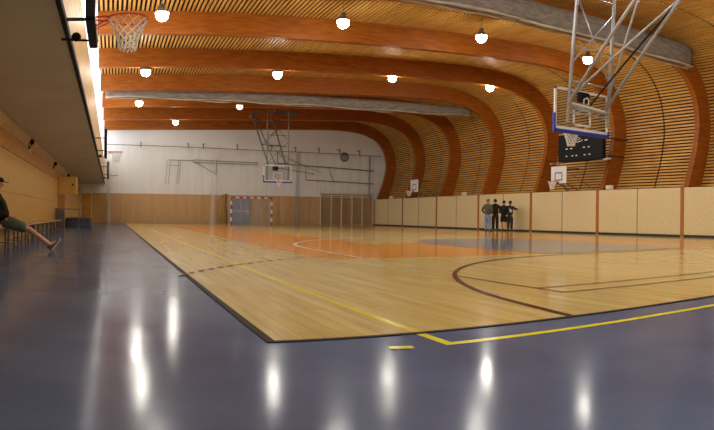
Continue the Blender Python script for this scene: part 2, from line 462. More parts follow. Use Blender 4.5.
# door in the far left corner
d = MB(); d.bevbox(-2.34, -1.6, YE-.07, YE-.01, .0, 2.3, .01); dr = setting(d.build('door_1', M['yellowdoor']), 'yellow door in the far left corner under the gallery', 'door')
d = MB(); d.bar((-2.28,YE-.07,1.05),(-2.28,YE-.12,1.05),.03); d.bar((-2.3,YE-.12,1.05),(-2.16,YE-.12,1.05),.025); d.build('door_handle', M['steel'], dr)

w = MB(); w.box(XL-.15, XL, YB, YE, 0, ZS)
wall_l = setting(w.build('wall_left', M['osb_gold']), 'left wall of golden boards under the gallery', 'wall')
for k in range(21):
    y0 = YB+k*2.5
    for z0, z1 in ((.0,1.22),(1.235,2.24)):
        p = MB(); p.bevbox(XL, XL+.02, y0+.0, min(y0+2.5, YE), z0, z1, .004)
        p.build('wall_panel', M['osb_gold'], wall_l)
w = MB(); w.box(XL, XL+.035, YB, YE, 2.25, 2.68); w.build('brown_strip', M['band'], wall_l)
w = MB(); w.box(XL, XL+.03, YB, YE, 2.69, 3.04); w.build('pale_strip', M['upper'], wall_l)
# gallery: slab with grey underside, fascia, dark edge and bright glazing above
w = MB(); w.box(XL-.15, XG-.045, YB, YE, ZS, ZS+.06); gal = setting(w.build('gallery', M['soffit']), 'grey underside of the gallery overhanging the left aisle', 'gallery')
w = MB(); w.box(XF-.1, XF, YB, YE, ZS+.05, 4.95); w.build('fascia', M['fascia'], gal)
w = MB(); w.box(XG-.05, XG+.006, YB, YE, ZS-.012, ZS+.09); w.build('edge_channel', M['black'], gal)
w = MB(); w.box(XF-.12, XF+.0, YB, YE, 4.95, 5.0); w.build('ledge', M['fascia'], gal)
w = MB(); w.box(XF-.1, XF-.04, YB, YE, 5.0, 8.3); win = setting(w.build('window_1', M['window']), 'long overexposed window strip high above the gallery', 'window')
w = MB()
for k in range(18): w.box(XF-.04, XF+.005, YB+.3+k*2.9, YB+.36+k*2.9, 5.0, 8.25)
w.box(XF-.04, XF+.005, YB, YE, 5.0, 5.05)
w.build('window_frame', M['white'], win)

# ------------------------------------------------------------------ lamps
lx = [1.5, 7.35, 13.1, 18.4]
lampn = {(19.55,0):'leftmost of the front row, right of the near side basket net', (19.55,1):'in the front row above the long beam, second from left',
 (19.55,2):'in the front row left of the hanging basket frame', (19.55,3):'in the front row seen through the hanging basket frame',
 (27.5,0):'at the left below the second beam, beside the gallery glazing', (27.5,1):'below the second beam, second from left', (27.5,2):'below the second beam, third from left',
 (27.5,3):'over the curve of the rib behind the scoreboard', (35.8,0):'third row, leftmost, just under the far curtain bundle', (35.8,1):'third row, dim lamp just under the far curtain bundle',
 (43.5,1):'farthest of all, single point before the white gable'}
def inz(x):
    best = None
    for p, q in zip(inner[:-1], inner[1:]):
        if min(p[0], q[0]) <= x <= max(p[0], q[0]) and p[1] > 7:
            t = (x-p[0])/(q[0]-p[0]+1e-9); best = p[1]+(q[1]-p[1])*t
    return best or 7.5
def make_lamp(loc, label, on=True):
    t = thing('ceiling_lamp', 'round glowing hall lamp '+label, 'lamp', loc, 'hall lamps hung from the ceiling')
    x, y, z = loc
    m = MB(); m.lathe(loc, [(0,-.30),(.09,-.285),(.16,-.23),(.195,-.15),(.2,-.05),(.16,.03)]); m.build('lamp_glass', M['lampglass'], t)
    m = MB(); m.lathe(loc, [(.225,-.035),(.23,-.03),(.17,.07),(.09,.13),(.09,.26),(.0,.27)]); m.build('lamp_housing', M['alu'], t)
    m = MB(); m.tube([(x,y,z+.26),(x,y,z+.95)], .012, 6); m.build('rod', M['darksteel'], t)
    return t
first = None
def put_lamp(x, y, z, label):
    global first
    if first is None:
        first = make_lamp((x,y,z), label); return first
    c = copy_tree(first); c.location = (x,y,z); c['label'] = 'round glowing hall lamp '+label; return c
for (y, i), lb in lampn.items():
    x = {0:1.5,1:7.35,2:13.1,3:18.3}[i]; z = inz(x)-.0
    if y == 19.55: z += (0,.08,.12,-.03)[i]; x += (.0,.15,-.08,.2)[i]
    if y == 43.5: x = 4.4; z = 7.33
    if y == 27.5: z += (-.1,-.08,.03,-.0)[i]; x += (-.08,.03,.05,.6)[i]
    if y == 35.8: z = 7.25
    lo = put_lamp(x, y, z, lb)
    if y == 35.8 and i == 1:
        for ch in lo.children:
            if ch.name.startswith('lamp_glass'): ch.data = ch.data.copy(); ch.data.materials[0] = M['lampdim']
# lamps of the rows above the picture's top edge, still part of the hall
for y in (11.5, 3.5):
    for i, x in enumerate(lx):
        put_lamp(x, y, inz(x)-.1, 'of the near rows overhead, '+('further' if y > 10 else 'nearest')+' row, place %s from the gallery' % ('first','second','third','last')[i])
for y, i in ():
    x = lx[i]; put_lamp(x, y, inz(x)-.1, 'hidden behind the curtain bundle, '+('third row' if y < 40 else 'farthest row')+(', middle' if i == 2 else ', by the right wall'))

# ------------------------------------------------------------------ divider curtain bundles
def bundle(x0, x1, y, zb, zt, th, label, lump, straps, round_end=True):
    t = thing('divider_curtain', label, 'curtain', (x0, y, zb(x0)), 'gathered divider curtains under the beams')
    n = 70; m = 18; vs = []; fs = []
    for i in range(n+1):
        x = x0+(x1-x0)*i/n; b = zb(x); tp = zt(x); c = (b+tp)/2; hh = (tp-b)/2
        e = 1.0
        if i < 2 or i > n-2: e = .8
        for k in range(m):
            a = 2*pi*k/m
            f = 1+lump*sin(3*a+x*.9)+lump*.8*sin(5*a-x*2.3+i*.2)+.6*lump*random.uniform(-1,1)
            cx = abs(cos(a))**.7*(1 if cos(a) > 0 else -1); sz = abs(sin(a))**.7*(1 if sin(a) > 0 else -1)
            vs.append((x, y+th/2*cx*f*e, c+hh*sz*(1+.3*(f-1))*e))
    for i in range(n):
        for k in range(m): fs.append((i*m+k, i*m+(k+1)%m, (i+1)*m+(k+1)%m, (i+1)*m+k))
    fs += [tuple(reversed(range(m))), tuple(n*m+k for k in range(m))]
    g = MB(); g.add(vs, fs, True); g.build('canvas_bundle', M['canvas'], t)
    # paler folds hanging at the bottom
    g = MB()
    for j in range(4):
        pts = []; rr = []
        for i in range(n+1):
            x = x0+(x1-x0)*i/n
            pts.append((x, y-th*.42+th*.28*j, zb(x)+.02+.05*(j % 2)+.035*sin(x*1.3+j*2)+.015*random.uniform(-1,1))); rr.append((.07+.02*sin(x*2+j))*lump*9)
        g.tube(pts, rr, 8)
    g.build('bottom_fold', M['canvas_light'], t)
    for i in range(straps):
        g = MB(); x = x0+(x1-x0)*(i+.5)/straps
        g.bar((x,y-th*.2,zt(x)-.05),(x,y-th*.2,inz(min(x,20))+.3),.025); g.bar((x,y+th*.2,zt(x)-.05),(x,y+th*.2,inz(min(x,20))+.3),.025); g.bar((x,y-th*.25,zt(x)-.05),(x,y+th*.25,zt(x)-.05),.03)
        g.build('hanger', M['darksteel'], t)
bundle(4.0, 21.35, 16.25, lambda x: 7.38+.0*x, lambda x: 8.22+.02*(x-12), .55, 'big grey folded divider curtain hanging under the ceiling at the upper right', .075, 9)
bundle(-.4, 21.4, 33.3, lambda x: 6.98-.10*sin(pi*min(1,max(0,x/14)))*.5+max(0,x-15)*.035, lambda x: 7.30+max(0, x)*.021, .5, 'long thin grey folded divider curtain running behind the fourth beam, far away', .05, 9)

# ------------------------------------------------------------------ basketball bits
def rim_and_net(t, c, d, R=.225, nd=.42, cr=.006, plate=.15):
    # c rim centre, d unit direction (2D) from board to rim
    cx, cy, cz = c; dx, dy = d
    m = MB(); m.tube([(cx+R*cos(a), cy+R*sin(a), cz) for a in [2*pi*k/28 for k in range(28)]], .011, 8, True)
    px_, py_ = -dy, dx
    for s_ in (-1, 1):
        m.bar((cx-dx*(R+plate)+px_*.06*s_, cy-dy*(R+plate)+py_*.06*s_, cz), (cx-dx*R*.9+px_*.1*s_, cy-dy*R*.9+py_*.1*s_, cz), .02)
        m.bar((cx-dx*(R+plate)+px_*.05*s_, cy-dy*(R+plate)+py_*.05*s_, cz-.12), (cx-dx*R*.9+px_*.1*s_, cy-dy*R*.9+py_*.1*s_, cz-.01), .015)
    m.bar((cx-dx*(R+plate-.01)-px_*.09, cy-dy*(R+plate-.01)-py_*.09, cz-.06), (cx-dx*(R+plate-.01)+px_*.09, cy-dy*(R+plate-.01)+py_*.09, cz-.06), .02, .14)
    rim = m.build('rim', M['red'], t)
    m = MB(); n = 12; rows = 6
    def P(r, k):
        f = r/rows; rad = R*(1-.62*f**.8) if f < .84 else R*.42
        a = 2*pi*(k+.5*(r % 2))/n
        return (cx+rad*cos(a), cy+rad*sin(a), cz-.01-nd*f)
    for r in range(rows):
        for k in range(n):
            k2 = k if r % 2 == 0 else k+1
            k1 = k-1 if r % 2 == 0 else k
            m.tube([P(r,k), P(r+1,k1)], cr, 4); m.tube([P(r,k), P(r+1,k2)], cr, 4)
    m.build('net', M['net'], t)
    return rim

def hung_basket(xc, y, sgn, label, cat_group, zb=2.93):
    # sgn: the direction along Y in which the board faces
    t = thing('ceiling_hung_basket', label, 'basketball hoop', (xc, y, zb), cat_group)
    W, H = .91, 1.06; zt = zb+H
    g = MB(); g.box(xc-W+.03, xc+W-.03, y-.008, y+.008, zb+.03, zt-.03); g.build('backboard', M['glass'], t)
    g = MB()
    for a in ((xc-W,xc-W+.06),(xc+W-.06,xc+W)): g.box(a[0], a[1], y-.02, y+.02, zb, zt)
    g.box(xc-W, xc+W, y-.02, y+.02, zt-.06, zt); g.box(xc-W, xc+W, y-.02, y+.02, zb, zb+.09)
    g.build('board_frame', M['white'], t)
    g = MB(); yy = y+sgn*.012
    for a, b, c_, d_ in ((-.3,-.25,.15,.6),(.25,.3,.15,.6),(-.3,.3,.55,.6),(-.3,.3,.15,.2)): g.box(xc+a, xc+b, y-.012, y+.012, zb+c_, zb+d_)
    g.build('target_square', M['white'], t)
    g = MB(); g.bevbox(xc-W-.03, xc+W+.03, y-.04, y+.04, zb-.07, zb+.02, .01)
    for s_, q_ in ((-1,.4),(1,.1)): g.bevbox(xc+s_*(W+.005)-.028, xc+s_*(W+.005)+.028, y-.04, y+.04, zb-.06, zb+q_, .01)
    g.build('edge_padding', M['blue'], t)
    rim_and_net(t, (xc, y+sgn*.40, 3.05), (0, sgn), nd=.42, cr=.009)
    g = MB(); yb = y-sgn*.1
    g.bevbox(xc-.3, xc+.08, min(yb, yb-sgn*.12), max(yb, yb-sgn*.12), zb+.72, zb+.98, .03); g.build('mounting_box', M['black'], t)
    return t

# near one: we see its back
XB, YBk = 10.62, 11.4
t = hung_basket(XB, YBk, 1, 'large glass basketball backboard with blue padding hung from the ceiling, upper right', 'ceiling hung baskets')
yf = YBk-.2
g = MB(); g.tube([(9.96,yf,3.1),(10.22,yf+.0,6.35),(10.34,yf,8.0)], .045, 10); g.build('upright', M['steel'], t)
g = MB(); g.tube([(11.32,yf,3.1),(11.52,yf,6.6),(11.6,yf,8.1)], .045, 10); g.build('upright', M['steel'], t)
g = MB()
def upx(s_, z): return (9.96+(z-3.1)*.078) if s_ < 0 else (11.32+(z-3.1)*.058)
for z in (3.35, 4.15, 5.05, 6.5): g.tube([(upx(-1,z),yf,z),(upx(1,z),yf,z)], .022, 8)
g.tube([(upx(-1,6.45),yf,6.45),(upx(1,4.2),yf,4.2)], .02, 8); g.tube([(upx(-1,4.6),yf,4.6),(upx(1,6.2),yf,6.2)], .02, 8)
g.tube([(10.05,yf,3.55),(11.3,yf,3.45)], .035, 8)
g.build('cross_brace', M['steel'], t)
for P_, r_ in (([(9.98,yf,3.55),(9.9,9.02,5.67),(9.84,7.2,7.45)], .04), ([(11.25,yf,3.55),(11.0,8.65,5.9),(10.85,6.9,7.6)], .04),
               ([(11.25,yf,3.6),(11.0,9.9,6.2),(10.9,9.2,7.7)], .028), ([(9.98,yf,3.65),(11.0,8.87,5.8),(11.4,8.0,6.9)], .03)):
    g = MB(); g.tube(P_, r_, 10); g.build('diagonal_strut', M['steel'], t)
g = MB(); g.tube([(10.72,yf,3.62),(11.05,8.72,5.9),(11.2,7.6,7.2)], .022, 8); g.build('cable', M['black'], t)
g = MB(); g.tube([(10.46,yf-.02,3.6),(10.46,yf-.04,3.72),(10.54,yf-.06,3.77),(10.62,yf-.04,3.72),(10.62,yf-.02,3.6)], .02, 8); g.bar((10.1,yf,3.57),(11.2,yf,3.5),.05,.07); g.build('lifting_hook', M['white'], t)

# far one: faces us
t = hung_basket(10.4, 38.4, -1, 'small distant basketball backboard on a folding lattice before the white gable', 'ceiling hung baskets', 2.9)
g = MB(); ya = 38.6
for x in (9.75, 11.15): g = MB(); g.tube([(x,ya,3.0),(x,ya,7.55)], .035, 6); g.build('upright', M['darksteel'], t)
g = MB()
for z in (4.1, 5.2, 5.9, 6.7, 7.45): g.tube([(9.75,ya,z),(11.15,ya,z)], .02, 6)
for z in (4.1, 5.6): g.tube([(9.75,ya,z),(11.15,ya,z+1.4)], .018, 6); g.tube([(11.15,ya,z),(9.75,ya,z+1.4)], .018, 6)
g.build('cross_brace', M['darksteel'], t)
g = MB()
g.tube([(9.85,ya,3.9),(9.5,42.3,8.0)], .05, 6); g.tube([(11.0,ya,3.9),(10.9,42.3,8.0)], .05, 6)
g.tube([(10.3,ya,4.0),(9.7,41.6,7.3)], .035, 6)
g.tube([(9.75,39.9,5.4),(11.05,39.9,5.4)], .03, 6); g.tube([(9.6,41,6.6),(11.0,41,6.6)], .03, 6); g.tube([(9.75,39.9,5.4),(11.0,41,6.6)], .025, 6)
g.build('diagonal_strut', M['darksteel'], t)
g = MB(); g.bar((8.7,38.9,7.1),(9.9,41.5,7.3),.12); g.bar((10.2,38.6,7.45),(12.0,39.4,7.6),.12); g.bar((8.7,38.9,7.35),(12.0,39.0,7.4),.08); g.build('ceiling_bracket', M['darksteel'], t)

# side hoops on the gallery front (three) and on the right wall (two)
def side_hoop_left(y, label):
    t = thing('side_basketball_hoop', label, 'basketball hoop', (XG, y, 3.0), 'side hoops on the gallery front')
    xb = -.22; hw = .6
    g = MB(); g.bevbox(xb-.02, xb+.02, y-hw, y+hw, 2.88, 3.8, .006); g.build('backboard', M['white'], t)
    g = MB()
    for s_ in (-1, 1): g.bevbox(xb-.08, xb+.024, y+s_*hw-.03, y+s_*hw+.03, 2.86, 3.82, .01)
    g.bevbox(xb-.08, xb+.024, y-hw, y+hw, 2.84, 2.9, .01); g.bevbox(xb-.08, xb+.024, y-hw, y+hw, 3.78, 3.84, .01); g.build('back_frame', M['black'], t)
    for z in (3.12, 3.6):
        g = MB(); g.bar((XF,y+.25,z),(xb-.05,y+.25,z),.035); g.build('wall_bracket', M['blackmetal'], t)
    g = MB(); g.ell((XF+.2, y+.38, 2.93), (.06,.06,.06)); g.bar((XF+.02,y+.38,2.9),(xb-.02,y+.38,2.88),.025); g.build('crank_wheel', M['black'], t)
    rim_and_net(t, (xb+.38, y, 3.05), (1,0), nd=.38, cr=.0055)
    return t
side_hoop_left(7.12, 'orange rim with white net on dark frame, nearest on the gallery front, top left')
side_hoop_left(23.3, 'faint red rim on the gallery front before the white gable, middle one')
side_hoop_left(38.0, 'farthest small rim on the gallery front, above the far left corner')
def side_hoop_right(y, label):
    xb = 21.15; z0 = 2.58; t = thing('practice_basketball_hoop', label, 'basketball hoop', (XW, y, 2.2), 'practice hoops over the right wall panels')
    g = MB(); g.bevbox(xb-.015, xb+.015, y-.6, y+.6, z0, z0+.9, .005); g.build('backboard', M['white'], t)
    g = MB(); f = xb-.018
    for a, b, c_, d_ in ((-.29,-.24,.16,.58),(.24,.29,.16,.58),(-.29,.29,.53,.58),(-.29,.29,.16,.21)): g.box(f-.004, f+.002, y+a, y+b, z0+c_, z0+d_)
    g.build('target_square', M['dark'], t)
    rim_and_net(t, (xb-.4, y+.05, 2.68), (-1,0), nd=.4, cr=.012)
    g = MB()
    for s_ in (-.3, .3): g.tube([(xb+.03,y+s_,z0+.7),(22.3,y+s_,z0+.85)], .025, 6); g.tube([(xb+.03,y+s_,z0+.1),(22.2,y+s_,z0-.3)], .025, 6)
    g.tube([(xb+.05,y-.35,z0+1.05),(xb+.05,y+.6,z0+1.05)], .025, 6); g.tube([(xb+.05,y,z0+.3),(xb+.05,y,z0+1.05)], .02, 6)
    g.tube([(xb+.06,y-.1,z0+.1),(21.68,y-.1,2.2)], .03, 6)
    g.tube([(xb+.06,y-.6,z0+.6),(21.9,y-1.9,2.24)], .016, 6)
    g.build('support_arm', M['darksteel'], t)
    return t
side_hoop_right(24.42, 'white practice backboard with black square below the scoreboard')
side_hoop_right(40.3, 'white practice backboard far down the right wall, near the gable')

# ------------------------------------------------------------------ scoreboard
t = thing('scoreboard', 'wide black scoreboard with unlit digits on the slatted right wall', 'scoreboard', (22.2, 22.8, 3.75))
g = MB(); g.bevbox(21.35, 21.6, 21.45, 24.72, 3.72, 5.1, .02); g.build('case', M['black'], t)
g = MB(); f = 21.34
def mark(y, z, w=.14, h=.055): g.box(f, f+.012, y-w/2, y+w/2, z-h/2, z+h/2)
for y in (24.05, 23.7, 22.75, 22.4): mark(y, 4.36)
for y in (24.05, 23.6, 23.3, 22.7, 22.35): mark(y, 3.98, .12)
mark(22.6, 4.72, .2)
pts = [(f, 23.25+.38*cos(a), 4.76+.1*sin(a)) for a in [pi+pi*k/10 for k in range(11)]]
g.tube(pts, .022, 6)
pts = [(f, 23.25+.22*cos(a), 4.82+.06*sin(a)) for a in [pi*2*k/14 for k in range(14)]]
g.tube(pts, .015, 6, True)
g.build('digit_marks', M['white'], t)
for y in (21.7, 24.3):
    for z, xe in ((4.8,23.4),(3.9,23.2)):
        g = MB(); g.bar((21.6,y,z),(xe,y,z),.05); g.build('wall_bracket', M['blackmetal'], t)
g = MB(); g.bar((21.4,21.45,3.68),(21.4,20.9,3.68),.05); g.build('end_bracket', M['steel'], t)
g = MB(); g.bar((21.4,24.7,3.66),(21.4,25.4,3.66),.05); g.build('end_bracket', M['steel'], t)

# small white emergency lamps on the panel ledge
for y, lb in ((21.35,'by the rib foot right of the scoreboard'),(34.5,'between the third and fourth posts of the right wall'),(45.4,'near the far corner of the right wall')):
    t = thing('emergency_light', 'small white ledge lamp '+lb, 'lamp', (21.8,y,2.2), 'small ledge lamps')
    g = MB(); g.bevbox(21.68, 21.86, y-.2, y+.2, 2.215, 2.42, .02); g.build('housing', M['white'], t)
    g = MB(); g.bevbox(21.665, 21.685, y-.17, y+.17, 2.23, 2.38, .004); g.build('diffuser', M['shirt'], t)

# ------------------------------------------------------------------ handball goal
t = thing('handball_goal', 'handball goal with dark red and white striped posts before the far wall', 'goal', (10.1,44,0))
x0, x1, gy = 8.52, 11.5, 44.0
for nm, a, b in (('goal_post', (x0,0), (x0,2.0)), ('goal_post', (x1,0), (x1,2.0)), ('crossbar', (x0,2.0), (x1,2.0))):
    wg = MB(); rg = MB(); L_ = 7 if nm == 'goal_post' else 11
    for k in range(L_):
        f0, f1 = k/L_, (k+1)/L_
        if nm == 'goal_post': c = (a[0]-.045, a[0]+.045, gy-.045, gy+.045, 2.04*f0, 2.04*f1)
        else: c = (x0+.045+(x1-x0-.09)*f0, x0+.045+(x1-x0-.09)*f1, gy-.045, gy+.045, 1.96, 2.05)
        (wg if k % 2 else rg).box(*c)
    p = wg.build(nm, M['white'], t); rg.build('red_stripe', M['goalred'], p)
g = MB()
for x in (x0, x1): g.tube([(x,gy,2.0),(x,gy+.8,2.0),(x,gy+1.0,.03),(x,gy,.03)], .02, 6)
g.tube([(x0,gy+1,.03),(x1,gy+1,.03)], .02, 6); g.tube([(x0,gy+.8,2),(x1,gy+.8,2)], .015, 6); g.build('net_frame', M['steel'], t)
g = MB(); g.add([(x0,gy+.8,2),(x1,gy+.8,2),(x1,gy+1,.03),(x0,gy+1,.03)], [(0,1,2,3)]); g.add([(x0,gy,2),(x1,gy,2),(x1,gy+.8,2),(x0,gy+.8,2)], [(0,1,2,3)])
for x in (x0, x1): g.add([(x,gy,2),(x,gy+.8,2),(x,gy+1,.03),(x,gy,.03)], [(0,1,2,3)])
g.build('net', M['goalnet'], t)
g = MB(); g.bevbox(9.5, 11.05, YE-.12, YE-.05, .05, 2.1, .01); wb = g.build('door_leaf', M['mesh_blue'])
wb.name = 'door_2'; setting(wb, 'pale blue-grey double door in the gable behind the goal', 'door')
g = MB(); g.box(10.26, 10.29, YE-.13, YE-.12, .05, 2.1); g.box(9.5, 11.05, YE-.13, YE-.12, 1.0, 1.12); g.build('push_bar', M['steel'], wb)

# ------------------------------------------------------------------ wall bars (five bays)
def wallbars(x, label):
    t = thing('wall_bars', label, 'wall bars', (x,YE-.2,0), 'wall bars on the gable')
    g = MB()
    for s_ in (0, 1): g.bevbox(x+.02+.9*s_-.02, x+.02+.9*s_+.02, YE-.24, YE-.05, 0, 2.8, .008)
    g.build('side_rail', M['railwood'], t)
    for k in range(15):
        z = .2+k*.165+(.05 if k > 12 else 0)
        g = MB(); g.tube([(x+.04,YE-.19,z),(x+.9,YE-.19,z)], .026, 6); g.build('rung', M['rungwood'], t)
    g = MB(); g.box(x+.035, x+.905, YE-.1, YE-.055, 2.5, 2.62); g.build('top_board', M['benchtop'], t)
for k, lb in enumerate(('leftmost bay, beside the bare boards', 'second bay from the left', 'middle bay', 'fourth bay from the left', 'rightmost bay, in the corner of the hall')):
    wallbars(16.96+.94*k, 'wooden wall bars on the gable, '+lb)

# ------------------------------------------------------------------ gable fittings
YN = YE-.7
g = MB(); nx = 90; vs = []; 
for i in range(nx+1):
    x = -.45+(21.6+.45)*i/nx; yy = YN+.07*sin(i*1.7)+.05*sin(i*.61)
    vs += [(x, yy, .02), (x, yy, 5.95)]
g.add(vs, [(2*i,2*i+2,2*i+3,2*i+1) for i in range(nx)], True)
t = thing('protective_net', 'sheer white protective netting hung in front of the gable', 'net', (10,YN,0))
g.build('netting', M['netting'], t)
g = MB(); g.tube([(-.5,YN,6.1),(11,YN,5.93),(22.2,YN,5.9)], .03, 6); g.build('net_rail', M['darksteel'], t)
for x in (2.2, 5.9, 7.1, 9.8, 12.6, 14.6, 16.6, 18.4, 20.2):
    g = MB(); g.bar((x,YN,5.9),(x,YN,6.35),.07); g.bar((x,YN,6.3),(x,YE,6.3),.05); g.build('rail_hanger', M['darksteel'], t)
def gather(x, w, z1, m, label, top=None):
    g = MB(); n = 10
    rings = []; top = top or x
    for j in range(9):
        z = .02+(z1-.02)*j/8; cx = x+(top-x)*(j/8)
        for k in range(n):
            a = 2*pi*k/n; r = (1+.35*sin(3*a+j*.2))*w*(.55+.45*abs(2*(1-j/8)-.6))
            rings.append((cx+r*cos(a), YN-.25+r*.5*sin(a), z))
    g.add(rings, [(j*n+k, j*n+(k+1)%n, (j+1)*n+(k+1)%n, (j+1)*n+k) for j in range(8) for k in range(n)], True)
    o = g.build('net_gather', m); tag(o, label, 'net', 'bunched nets before the gable')
gather(7.85, .22, 5.9, M['netbundle'], 'whitish bunched netting left of the handball goal, hanging full height', 8.1)
gather(8.75, .24, 2.4, M['netolive'], 'olive bunched netting low beside the left goal post')
gather(-.25, .14, 5.9, M['netbundle'], 'whitish bunched netting in the far left corner below the gallery')
gather(14.75, .2, 5.9, M['netgrey'], 'grey bunched netting between the far basket and the wall bars')
# swing-out frames and vent
t = thing('swing_climbing_frame', 'thin grey swing-out frame with dangling ropes high on the gable, left', 'frame', (5,YE,4.9), 'gable frames')
g = MB(); yw = YE-.3
g.tube([(4.4,yw,5.0),(6.3,yw,5.0)], .03, 6); g.tube([(6.3,yw,5.0),(8.2,yw,3.95)], .03, 6); g.tube([(8.2,yw,5.1),(8.2,yw,3.9)], .045, 6)
g.tube([(6.4,yw,5.05),(11.6,yw,4.95)], .03, 6); g.tube([(6.4,yw,4.85),(11.6,yw,4.8)], .025, 6); g.tube([(4.4,yw,4.55),(5.3,yw,4.6)], .02, 6); g.build('arm', M['darksteel'], t)
for x in (4.3, 4.55, 5.2, 5.35):
    g = MB(); g.tube([(x,yw,5.0),(x-.05,yw,4.1),(x-.15,yw,3.1)], .02, 6); g.build('rope', M['darksteel'], t)
t = thing('swing_bar_frame', 'rectangular grey bar frame high on the gable above the wall bars', 'frame', (18,YE,4.7), 'gable frames')
g = MB(); g.tube([(13.2,yw,4.95),(21.7,yw,4.65)], .05, 6); g.tube([(15.6,yw,4.85),(15.6,yw,3.65)], .03, 6); g.tube([(15.6,yw,3.7),(21.7,yw,3.55)], .04, 6); g.tube([(21.3,yw,5.9),(21.3,yw,2.3)], .06, 6)
g.tube([(17.6,yw,4.8),(18.05,yw,3.6)], .03, 6); g.tube([(13.2,yw,5.9),(13.2,yw,4.6)], .04, 6); g.tube([(13.3,yw,5.85),(15.6,yw,4.8)], .02, 6); g.tube([(13.2,yw,4.6),(16.4,yw,4.2)], .03, 6); g.tube([(13.3,yw,5.6),(17.0,yw,4.3)], .02, 6)
g.build('bar', M['darksteel'], t)
t = thing('wall_vent', 'round grey ventilation grille high on the right of the gable', 'vent', (19.1,YE,5.75))
g = MB(); 
g.tube([(19.1+.36*cos(a), YE-.03, 5.75+.36*sin(a)) for a in [2*pi*k/24 for k in range(24)]], .05, 6, True); g.build('vent_ring', M['darksteel'], t)
g = MB()
for k in range(-3, 4):
    h = sqrt(max(0, .34**2-(k*.09)**2)); g.box(19.1-h, 19.1+h, YE-.05, YE-.01, 5.75+k*.09-.03, 5.75+k*.09+.03)
g.build('grille', M['joint'], t)

# ------------------------------------------------------------------ left aisle furniture
t = thing('wall_bench', 'long wooden bench on thin legs along the left wall', 'bench', (-2.2,15,0))
g = MB()
for x0_, x1_ in ((-2.46,-2.35),(-2.33,-2.22),(-2.20,-2.09)): g.bevbox(x0_, x1_, 6.0, 26.2, .425, .455, .005)
g.build('seat', M['benchtop'], t)
for k in range(16):
    y = 6.3+k*1.31
    g = MB(); g.bar((-2.13,y,.425),(-2.13,y,0),.04); g.bar((-2.42,y,.425),(-2.42,y,0),.04); g.bar((-2.44,y,.41),(-2.11,y,.41),.03); g.bar((-2.42,y,.12),(-2.13,y,.12),.025); g.build('leg', M['tablegrey'], t)
t = thing('side_table', 'narrow grey metal table standing across the aisle by the left wall', 'table', (-1.9,27.4,0))
g = MB(); g.bevbox(-2.45, -1.35, 27.2, 27.7, .9, .94, .008); g.build('table_top', M['tablegrey'], t)
for x in (-2.4, -1.42):
    g = MB(); g.box(x-.02, x+.02, 27.24, 27.66, .0, .9) if x < -2 else g.bar((x,27.3,0),(x,27.3,.9),.04); 
    g.build('leg', M['tablegrey'], t)
g = MB(); g.box(-2.38, -2.05, 27.25, 27.28, .05, .88); g.build('side_panel', M['tablegrey'], t)
t = thing('mat_stack', 'low blue-grey stack of mats behind the side table', 'mat', (-1.9,34,0))
for k in range(3):
    g = MB(); g.bevbox(-2.4, -1.1, 33, 35.2, .005+k*.17, .165+k*.17, .03); g.build('mat_layer', M['mat'], t)
# boxed column by the left wall
t = thing('boxed_column', 'wooden post with a square board box around its head, left aisle', 'column', (-2.25,29,0))
g = MB(); g.bevbox(-2.44, -2.16, 28.85, 29.15, 0, 1.72, .01); g.build('shaft', M['band'], t)
g = MB(); g.bevbox(-2.46, -1.62, 28.7, 29.4, 1.6, 2.42, .01); g.build('head_box', M['osb_gold'], t)
g = MB(); g.ell((-1.8,28.68,2.05), (.05,.03,.05)); g.build('black_knob', M['black'], t)
# wall spotlights under the gallery
for y, z, lb in ((18.3,2.84,'nearest of the row'),(26.0,2.8,'above the boxed post'),(34,2.8,'beyond the boxed post')):
    t = thing('wall_spotlight', 'small black spotlight on the left wall under the gallery, '+lb, 'lamp', (-2.46,y,z), 'wall spotlights under the gallery')
    g = MB(); g.ell((-2.36,y,z), (.07,.09,.09)); g.build('lamp_head', M['black'], t)
    g = MB(); g.bar((-2.47,y,z-.25),(-2.36,y,z-.05),.03); g.bar((-2.455,y,z-.35),(-2.455,y,z-.02),.03); g.build('bracket', M['blackmetal'], t)
    g = MB(); g.bevbox(-2.47, -2.4, y-.06, y+.06, z-.36, z-.22, .01); g.build('junction_box', M['white'], t)

# ------------------------------------------------------------------ people
def skin_mesh(name, nodes, edges, m, parent, sub=1, root=0):
    """nodes: list of (co, radius) or (co, (rx, ry)); returns a mesh object grown by the Skin modifier."""
    me = bpy.data.meshes.new(name); me.from_pydata([tuple(n[0]) for n in nodes], edges, []); me.update()
    o = bpy.data.objects.new(name, me); C.objects.link(o)
    mod = o.modifiers.new('s', 'SKIN'); mod.use_smooth_shade = True
    for i, n in enumerate(nodes):
        r = n[1] if isinstance(n[1], tuple) else (n[1], n[1])
        o.data.skin_vertices[0].data[i].radius = r
        o.data.skin_vertices[0].data[i].use_root = (i == root)
    if sub:
        sm = o.modifiers.new('d', 'SUBSURF'); sm.levels = sub; sm.render_levels = sub
    dg = bpy.context.evaluated_depsgraph_get(); dg.update()
    nm = bpy.data.meshes.new_from_object(o.evaluated_get(dg))
    o.modifiers.clear(); old = o.data; o.data = nm; bpy.data.meshes.remove(old)
    nm.name = name; nm.materials.clear(); nm.materials.append(m)
    for p in nm.polygons: p.use_smooth = True
    o.parent = parent
    return o
def V(*a): return Vector(a)
